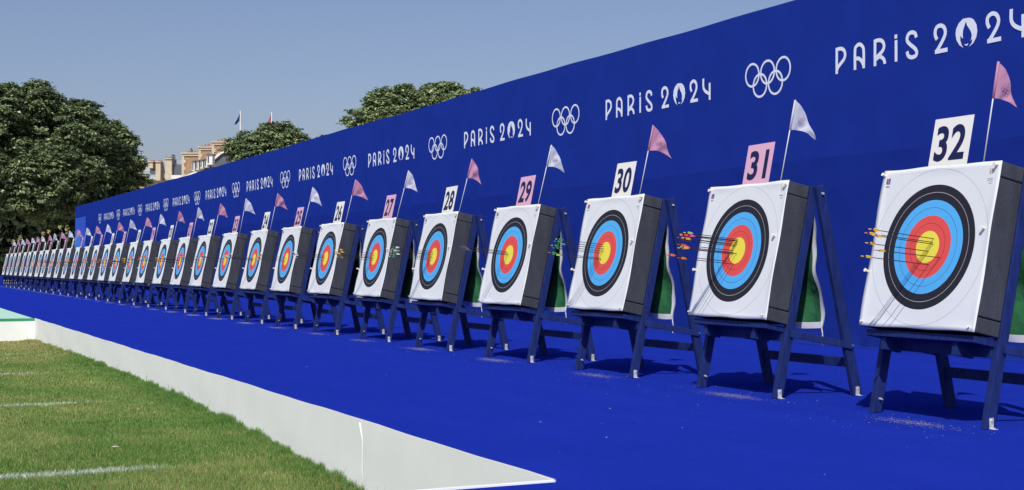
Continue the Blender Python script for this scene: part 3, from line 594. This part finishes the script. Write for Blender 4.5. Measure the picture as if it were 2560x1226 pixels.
# ------------------------------------------------------------------ trees
def crown(name, lobes, seed, nclus, leaf, parent, tint=1.0, dens=26):
    """lobes: (centre, radii) ellipsoids; clusters of leaf quads on and inside their surfaces"""
    r = np.random.default_rng(seed); P = []; Nn = []
    vol = np.array([l_[1][0] * l_[1][2] for l_ in lobes]); vol = vol / vol.sum()
    sub = []
    for (cc, rd), wv in zip(lobes, vol):            # bumpy surface: small lumps on each lobe
        k = max(16, int(130 * wv)); d = r.normal(size=(k, 3)); d /= np.linalg.norm(d, axis=1)[:, None]
        c0 = np.array(cc) + d * np.array(rd) * .82; rad = r.uniform(.09, .26, k) * rd[0]; sub += list(zip(c0, rad))
    sc = np.array([s_[0] for s_ in sub]); sr = np.array([s_[1] for s_ in sub]); pw = sr ** 2 / (sr ** 2).sum()
    idx = r.choice(len(sub), nclus, p=pw); d = r.normal(size=(nclus, 3)); d[:, 2] += .35; d /= np.linalg.norm(d, axis=1)[:, None]
    cl = sc[idx] + d * (sr[idx] * r.uniform(.65, 1.08, nclus))[:, None]
    ins = nclus // 5; li = r.choice(len(lobes), ins, p=vol); dd = r.normal(size=(ins, 3)); dd /= np.linalg.norm(dd, axis=1)[:, None]
    cin = np.array([lobes[i][0] for i in li]) + dd * np.array([lobes[i][1] for i in li]) * r.uniform(.3, .8, ins)[:, None]
    cl = np.vstack([cl, cin]); dn = np.vstack([d, dd]); n = len(cl)
    hue = r.uniform(0, 1, n); V = []; Cc = []
    ndl = n * dens; ci = np.repeat(np.arange(n), dens); off = r.normal(size=(ndl, 3)) * np.array([.36, .36, .13]) * leaf * 2.4
    pos = cl[ci] + off; nr = dn[ci] * .55 + np.array([0, 0, .8]) + r.normal(size=(ndl, 3)) * .32; nr /= np.linalg.norm(nr, axis=1)[:, None]
    t = np.cross(nr, r.normal(size=(ndl, 3))); t /= np.linalg.norm(t, axis=1)[:, None]; b = np.cross(nr, t); s1 = (leaf * r.uniform(.40, .78, ndl))[:, None]; s2 = s1 * .55
    droop = np.array([0, 0, -1.0]) * s1 * .25
    V = np.stack([pos - t * s1 + droop, pos - b * s2, pos + t * s1 + droop, pos + b * s2], 1).reshape(-1, 3)
    F_ = np.arange(ndl * 4).reshape(-1, 4)
    lit = np.array([.18, .23, .105]); dk = np.array([.055, .088, .045]); yel = np.array([.32, .36, .18])
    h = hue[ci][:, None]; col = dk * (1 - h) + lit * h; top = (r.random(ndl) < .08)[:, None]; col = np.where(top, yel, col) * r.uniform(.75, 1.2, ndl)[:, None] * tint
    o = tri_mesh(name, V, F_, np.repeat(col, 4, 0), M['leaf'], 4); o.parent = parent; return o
def tree(name, base, lobes, seed, nclus, leaf, label, group=None, tint=1.0, tr=.28, limbs=7):
    e = empty(name, base, label=label, cat='tree', group=group); base = Vector(base); r = random.Random(seed)
    lob = [((Vector(c_) - base)[:], rd) for c_, rd in lobes]
    crown('crown', lob, seed, int(nclus * 1.2), leaf * .88, e, tint * 1.22)
    m = MB(); cm = sum((Vector(l_[0]) for l_ in lob), Vector()) / len(lob); zb = max(1.5, min(l_[0][2] - l_[1][2] for l_ in lob) + .5)
    m.tube([(0, 0, -.3), (.05, 0, zb * .4), (cm.x * .1, cm.y * .1, zb), (cm.x * .5, cm.y * .5, cm.z)], [tr * 1.35, tr, tr * .85, tr * .35], 12)
    m.build('trunk', M['bark'], e, smooth=True)
    m = MB()
    for k in range(limbs):
        L = lob[k % len(lob)]; a = r.uniform(0, 6.28); s0 = Vector((cm.x * .1, cm.y * .1, zb * r.uniform(.85, 1.2)))
        en = Vector(L[0]) + Vector((math.cos(a) * L[1][0] * .75, math.sin(a) * L[1][1] * .75, r.uniform(-.3, .5) * L[1][2])); mid = s0.lerp(en, .5) + Vector((0, 0, .6))
        m.tube([s0, mid, en], [tr * .5, tr * .3, tr * .1], 7)
    m.build('limb', M['bark'], e, smooth=True)
    return e
def lobe(px, py, d, rx, ry, dep=None):
    s_ = d / F; return (at(px, py, d)[:], (rx * s_, (dep or rx) * s_, ry * s_))
def foot(px, d):
    p = at(px, 650, d); return (p.x, p.y, -.1)
TG = 'trees behind the backdrop'
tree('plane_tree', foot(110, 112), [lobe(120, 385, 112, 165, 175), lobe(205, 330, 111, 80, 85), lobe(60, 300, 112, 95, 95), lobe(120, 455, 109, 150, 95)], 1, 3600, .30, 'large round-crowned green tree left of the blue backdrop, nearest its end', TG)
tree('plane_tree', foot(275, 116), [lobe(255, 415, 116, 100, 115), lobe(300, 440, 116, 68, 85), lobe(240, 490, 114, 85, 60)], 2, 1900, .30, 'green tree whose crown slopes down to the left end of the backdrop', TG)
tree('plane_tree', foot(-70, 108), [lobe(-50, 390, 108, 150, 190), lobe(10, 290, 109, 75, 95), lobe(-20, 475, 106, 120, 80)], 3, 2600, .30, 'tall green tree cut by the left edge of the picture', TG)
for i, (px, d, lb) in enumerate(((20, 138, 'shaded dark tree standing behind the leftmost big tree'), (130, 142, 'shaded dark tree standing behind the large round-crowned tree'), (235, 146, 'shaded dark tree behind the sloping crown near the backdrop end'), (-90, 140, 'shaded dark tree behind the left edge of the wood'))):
    tree('plane_tree', foot(px, d), [lobe(px, 450, d, 105, 130), lobe(px + 30, 545, d - 2, 90, 55)], 10 + i, 1500, .34, lb, 'shaded trees further back', .7)  # lower tint puts the canopy shade into the leaf colour
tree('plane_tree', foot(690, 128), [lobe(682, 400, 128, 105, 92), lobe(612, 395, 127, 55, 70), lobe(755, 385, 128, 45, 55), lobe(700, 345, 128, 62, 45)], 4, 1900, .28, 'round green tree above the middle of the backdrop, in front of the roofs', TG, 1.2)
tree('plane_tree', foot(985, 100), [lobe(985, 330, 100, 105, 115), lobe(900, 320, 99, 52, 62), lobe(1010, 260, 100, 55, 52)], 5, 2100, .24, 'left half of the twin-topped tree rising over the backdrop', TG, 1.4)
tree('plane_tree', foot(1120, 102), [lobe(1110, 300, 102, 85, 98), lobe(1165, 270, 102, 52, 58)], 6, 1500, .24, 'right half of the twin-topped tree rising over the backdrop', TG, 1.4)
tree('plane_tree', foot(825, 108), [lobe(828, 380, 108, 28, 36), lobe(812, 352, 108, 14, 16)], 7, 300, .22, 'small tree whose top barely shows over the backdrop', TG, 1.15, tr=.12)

# dark leaf mass painted for the shade under the crowns, scrim fence and pale barrier beyond the end of the wall
def shade_mass():
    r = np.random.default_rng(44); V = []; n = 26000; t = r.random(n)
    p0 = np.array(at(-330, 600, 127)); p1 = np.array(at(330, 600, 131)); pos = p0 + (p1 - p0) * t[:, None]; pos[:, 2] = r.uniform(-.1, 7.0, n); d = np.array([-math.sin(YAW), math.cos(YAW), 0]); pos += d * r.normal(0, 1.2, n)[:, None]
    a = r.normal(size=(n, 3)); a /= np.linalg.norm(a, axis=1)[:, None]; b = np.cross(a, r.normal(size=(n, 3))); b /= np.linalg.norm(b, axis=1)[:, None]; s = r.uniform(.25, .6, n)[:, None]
    V = np.stack([pos - a * s, pos - b * s * .6, pos + a * s, pos + b * s * .6], 1).reshape(-1, 3); col = np.array([.02, .032, .014]) * r.uniform(.6, 1.3, n)[:, None]  # near-black leaf colour carries the shade below the crowns
    tri_mesh('leafmass', V, np.arange(n * 4).reshape(-1, 4), np.repeat(col, 4, 0), M['leaf'], 4, label='dark undergrowth painted as shade beneath the trees left of the backdrop', cat='leafmass', kind='stuff')
shade_mass()
e = empty('scrim_fence', (-101.2, 13.9, 0), label='black scrim fence running on beyond the left end of the backdrop', cat='fence')
b = MB(); b.box((-62, 0, 0), (0, .05, 3.15)); b.build('scrim', M['scrim'], e)
b = MB()
for k in range(22): b.tube([(-62 + k * 2.95, -.04, 0), (-62 + k * 2.95, -.04, 3.2)], .03, 6)
b.build('fence_post', M['scrim'], e)
e = empty('crowd_barrier', (0, 0, 0), label='pale lilac barrier at the far left behind the last target', cat='barrier')
a0 = at(-260, 668, 128); a1 = at(14, 668, 128); b = MB()
b.beam((a0.x, a0.y, .62), (a1.x, a1.y, .62), .06, 1.25, side=(a1 - a0).cross(Vector((0, 0, 1)))); b.build('panel', M['barrier'], e)
for i in range(5):
    p = a0.lerp(a1, i / 4); b = MB(); b.tube([(p.x, p.y, -.1), (p.x, p.y, 1.3)], .05, 6); b.build('post', M['steel'], e)
p = at(-30, 690, 92); b = MB(); b.box((p.x - 1.2, p.y - 1.1, 0), (p.x + 1.2, p.y + .9, .60)); b.build('equipment_box', M['wall_low'], bevel=.04, label='dark blue fabric box at the far left end of the carpet', cat='box')
def shrub(px, py, d, rx, ry, seed, label, col=1.0):
    e = empty('shrub', foot(px, d), label=label, cat='shrub', group='sunlit shrubs under the trees'); b0 = Vector(e.location)
    L = lobe(px, py, d, rx, ry); crown('foliage', [((Vector(L[0]) - b0)[:], L[1])], seed, 22, .045 if rx < 9 else .11, e, col, 9)
    m = MB(); m.tube([(0, 0, 0), (0, 0, max(.3, L[0][2] - .3))], .04, 6); m.build('stem', M['bark'], e)
for i, (px, py, rx, ry, wh) in enumerate(((33, 606, 5, 9, 'leftmost, above the third target'), (51, 600, 6, 12, 'above the fifth target from the left'), (108, 584, 4, 5, 'above the ninth target from the left'), (122, 580, 3, 5, 'above the tenth target from the left'), (150, 569, 3, 5, 'above the eleventh target from the left'), (167, 573, 5, 14, 'nearest the end of the backdrop'))):
    shrub(px, py, 103 - i * .3, rx * .8, ry * .95, 70 + i, f'cream sprig painted as sunlit patch under the trees, {wh}', np.array([5.2, 3.9, 4.2]))  # sprigs added for sunlit patches, their brightness put into a cream leaf tint
shrub(2, 650, 112, 10, 14, 80, 'yellowish shrub at the left edge behind the pale barrier', 2.2)

# ------------------------------------------------------------------ buildings beyond the wall
M['lime'] = mat('limestone', (.52, .46, .34), .9, .2, var=.10, vscale=1.2)
M['brick'] = mat('chimney_brick', (.30, .19, .125), .9, .2, col2=(.40, .27, .18), vscale=3)
M['slate'] = mat('slate', (.10, .115, .14), .7, .3, var=.2, vscale=2)
M['zinc'] = mat('zinc', (.33, .37, .42), .6, .4, var=.08, vscale=1)
M['pot'] = mat('terracotta', (.42, .17, .10), .9, .2)
M['wfr'] = mat('white_paint', (.70, .70, .68), .6, .3)
M['glass'] = mat('window_glass', (.03, .04, .06), .15, .5)
HD = Vector((-math.sin(YAW), math.cos(YAW), 0))
def PB(mb, px0, px1, py0, py1, d, dep, mi=0, zfloor=None):
    a = at(px0, py1, d); b = at(px1, py1, d); z1 = at(px0, py0, d).z; z0 = a.z if zfloor is None else zfloor
    q = [Vector((a.x, a.y, 0)), Vector((b.x, b.y, 0)), Vector((b.x, b.y, 0)) + HD * dep, Vector((a.x, a.y, 0)) + HD * dep]
    mb.hexa([(v.x, v.y, z0) for v in q] + [(v.x, v.y, z1) for v in q], mi)
def PT(mb, px, py0, py1, d, dep, r, n=8, mi=0):
    a = at(px, py1, d) + HD * dep; z1 = at(px, py0, d).z; mb.tube([(a.x, a.y, a.z), (a.x, a.y, (a.z + z1) / 2), (a.x, a.y, z1)], [r, r * .8, r * .9], n, mi)
DB = 230
p = at(520, 440, DB); e = empty('brick_house', (0, 0, 0), label='brick and limestone mansion with three stepped chimney stacks and a slate roof with dormers', cat='building')
b = MB(); PB(b, 440, 900, 470, 640, DB, 14, 0, -.5); b.build('wall', M['lime'], e)
def stack(l, r_, top, bot, d, cornice=7, quoin=10, rq=True):
    m = MB(); PB(m, l + 1.5, r_ - 1.5, top + cornice + 2, bot, d, 2.2, 0)
    n = int((bot - top) / 9)
    for i in range(n):
        wq = quoin if i % 2 else quoin * .65; PB(m, l, l + wq, top + cornice + 2 + i * 9, min(bot, top + cornice + 2 + (i + 1) * 9 - .1), d - .08, 2.3, 1)
    PB(m, l - 2, r_ + 2, top, top + 3.0, d - .30, 2.8, 1); PB(m, l, r_, top + 3.05, top + cornice + 1.9, d - .12, 2.4, 1)
    o = m.build('chimney', [M['brick'], M['lime']], e)
    k = max(3, int((r_ - l) / 8)); m2 = MB()
    for i in range(k):
        if (i * 7 + int(l)) % 5 == 4: continue
        PT(m2, l + 5 + (r_ - l - 10) * i / (k - 1), top - 4 - (i * 37 % 5), top, d, 1.2, .20)
    m2.build('chimney_pot', M['pot'], o)
stack(454, 497, 382, 462, DB); stack(496, 530, 367, 430, DB - 3); stack(529, 588, 354, 430, DB - 6)
m = MB()                                            # slate roof falling to the left, white ridge
a = [at(460, 440, DB - 9), at(528, 400, DB - 9), at(560, 380, DB - 9), at(640, 376, DB - 9), at(700, 470, DB - 9), at(440, 470, DB - 9)]
m.add([tuple(v) for v in a] + [tuple(v + HD * 7) for v in a], [(5, 4, 3, 2, 1, 0), (6, 7, 8, 9, 10, 11), (0, 1, 7, 6), (1, 2, 8, 7), (2, 3, 9, 8), (3, 4, 10, 9), (4, 5, 11, 10), (5, 0, 6, 11)])
m.build('roof', M['slate'], e)
m = MB(); q = [at(452, 447, DB - 9.3), at(505, 424, DB - 9.3), at(530, 402, DB - 9.3), at(553, 382, DB - 9.3), at(575, 378, DB - 9.3), at(640, 374, DB - 9.3)]
for i in range(5): m.beam(q[i], q[i + 1], .35, .3 + .1 * (i > 1), side=HD)
m.build('ridge', M['wfr'], e)
for i, px in enumerate((480, 490, 500.5, 511.5)):
    m = MB(); PB(m, px, px + 6.5, 405 - i * 1.7, 428 - i * 3, DB - 12, 1.6, 0); PB(m, px - 1.5, px + 8, 402.6 - i * 1.7, 404.9 - i * 1.7, DB - 12.2, 2.2, 1)
    o = m.build('dormer', [M['wfr'], M['slate']], e)
    m = MB(); PB(m, px + .8, px + 3.2, 408 - i * 1.7, 425 - i * 3, DB - 12.05, .04); m.build('window', M['glass'], o)
m = MB(); PB(m, 517, 531, 388, 412, DB - 13, 1.8, 0); PB(m, 515, 533, 385.6, 387.8, DB - 13.2, 2.2, 1); o = m.build('dormer', [M['wfr'], M['slate']], e)
m = MB(); PB(m, 519, 522, 391, 408, DB - 13.05, .04); m.build('window', M['glass'], o)
# pale stone terrace further left
D2 = 250
e = empty('stone_terrace', (0, 0, 0), label='pale stone terrace with tall cream chimney walls and grey zinc roofs beside the big trees', cat='building')
b = MB(); PB(b, 340, 470, 440, 660, D2, 12, 0, -.5); b.build('wall', M['lime'], e)
b = MB(); PB(b, 352, 392, 428, 445, D2 - 1, 6); b.add([tuple(at(352, 405, D2)), tuple(at(389, 418, D2)), tuple(at(389, 450, D2 - 1.2)), tuple(at(352, 450, D2 - 1.2))], [(0, 3, 2, 1)]); PB(b, 400.5, 414, 402, 446, D2 - .5, 6); b.build('roof', M['zinc'], e)
b = MB(); PB(b, 423, 454, 412, 438, D2 - 1, 5); o = b.build('roof', M['slate'], e, label='dark slate roof')
b = MB(); PB(b, 424, 456, 401, 411.9, D2 - .5, 5); b.build('roof', M['zinc'], e)
for (l, r_, t, bt) in ((389, 401, 404, 452), (413, 429, 396, 450), (369, 382, 404, 421), (346, 352, 396, 440)):
    b = MB(); PB(b, l, r_, t + 2.2, bt, D2 - 2, 3.4); PB(b, l - 1, r_ + 1, t, t + 2.1, D2 - 2.2, 3.8); o = b.build('chimney', M['lime'], e)
    m = MB()
    for k in range(3): PT(m, l + 3 + (r_ - l - 6) * k / 2, t - 3.5 - k % 2, t, D2 - 2, 1.5, .22)
    m.build('chimney_pot', M['pot'], o)
b = MB(); PB(b, 428, 456, 438.5, 448, D2 - 3, 1.0); b.build('parapet', M['wfr'], e)
b = MB(); PT(b, 429.5, 386, 396, D2 - 2, 1, .30); PT(b, 433, 389, 401, D2 - 2, 1, .16); PT(b, 412, 389, 404, D2, 1, .05); PT(b, 349, 381, 396, D2 - 2, 1, .14); PT(b, 475, 370, 382, D2 - 20, 1, .18); b.build('roof_vent', M['slate'], e)
# rooftop flags
def far_flag(px, top, bot, col, label, stripes=None):
    e = empty('flagpole', at(px, bot, 225)[:], label=label, cat='flag'); b0 = Vector(e.location); t = at(px, top, 225) - b0
    m = MB(); m.tube([(0, 0, -8), tuple(t)], [.16, .09], 8); m.build('pole', M['wfr'], e)
    m = MB(); N, K = 10, 14; vs_ = []
    for j in range(K + 1):
        v = j / K
        for i in range(N + 1):
            u = i / N; wdt = .35 + 0.35 * v; p = t + Vector((0, 0, -.35 - v * 1.35 - u * .75 * (.4 + .6 * v))) - RT * (.1 + u * wdt * 1.25 * min(1, .25 + v)) + HD * .14 * math.sin(u * 9 + v * 3); vs_.append(p)
    m.add(vs_, [(j * (N + 1) + i, j * (N + 1) + i + 1, (j + 1) * (N + 1) + i + 1, (j + 1) * (N + 1) + i) for j in range(K) for i in range(N)])
    if stripes: m.m = [(0 if (i < N * .35) else 1 if i < N * .6 else 2) for j in range(K) for i in range(N)]
    m.build('flag_cloth', col, e, smooth=True)
far_flag(601, 278, 340, mat_('flag_blue', (.012, .035, .16)), 'dark blue flag hanging from a white rooftop pole above the chimneys')
far_flag(679, 281, 330, [mat_('flag_navy', (.35, .06, .07)), mat_('flag_wht', (.7, .7, .7)), mat_('flag_red', (.55, .03, .04))], 'red and white flag hanging from a rooftop pole behind the round tree', True)
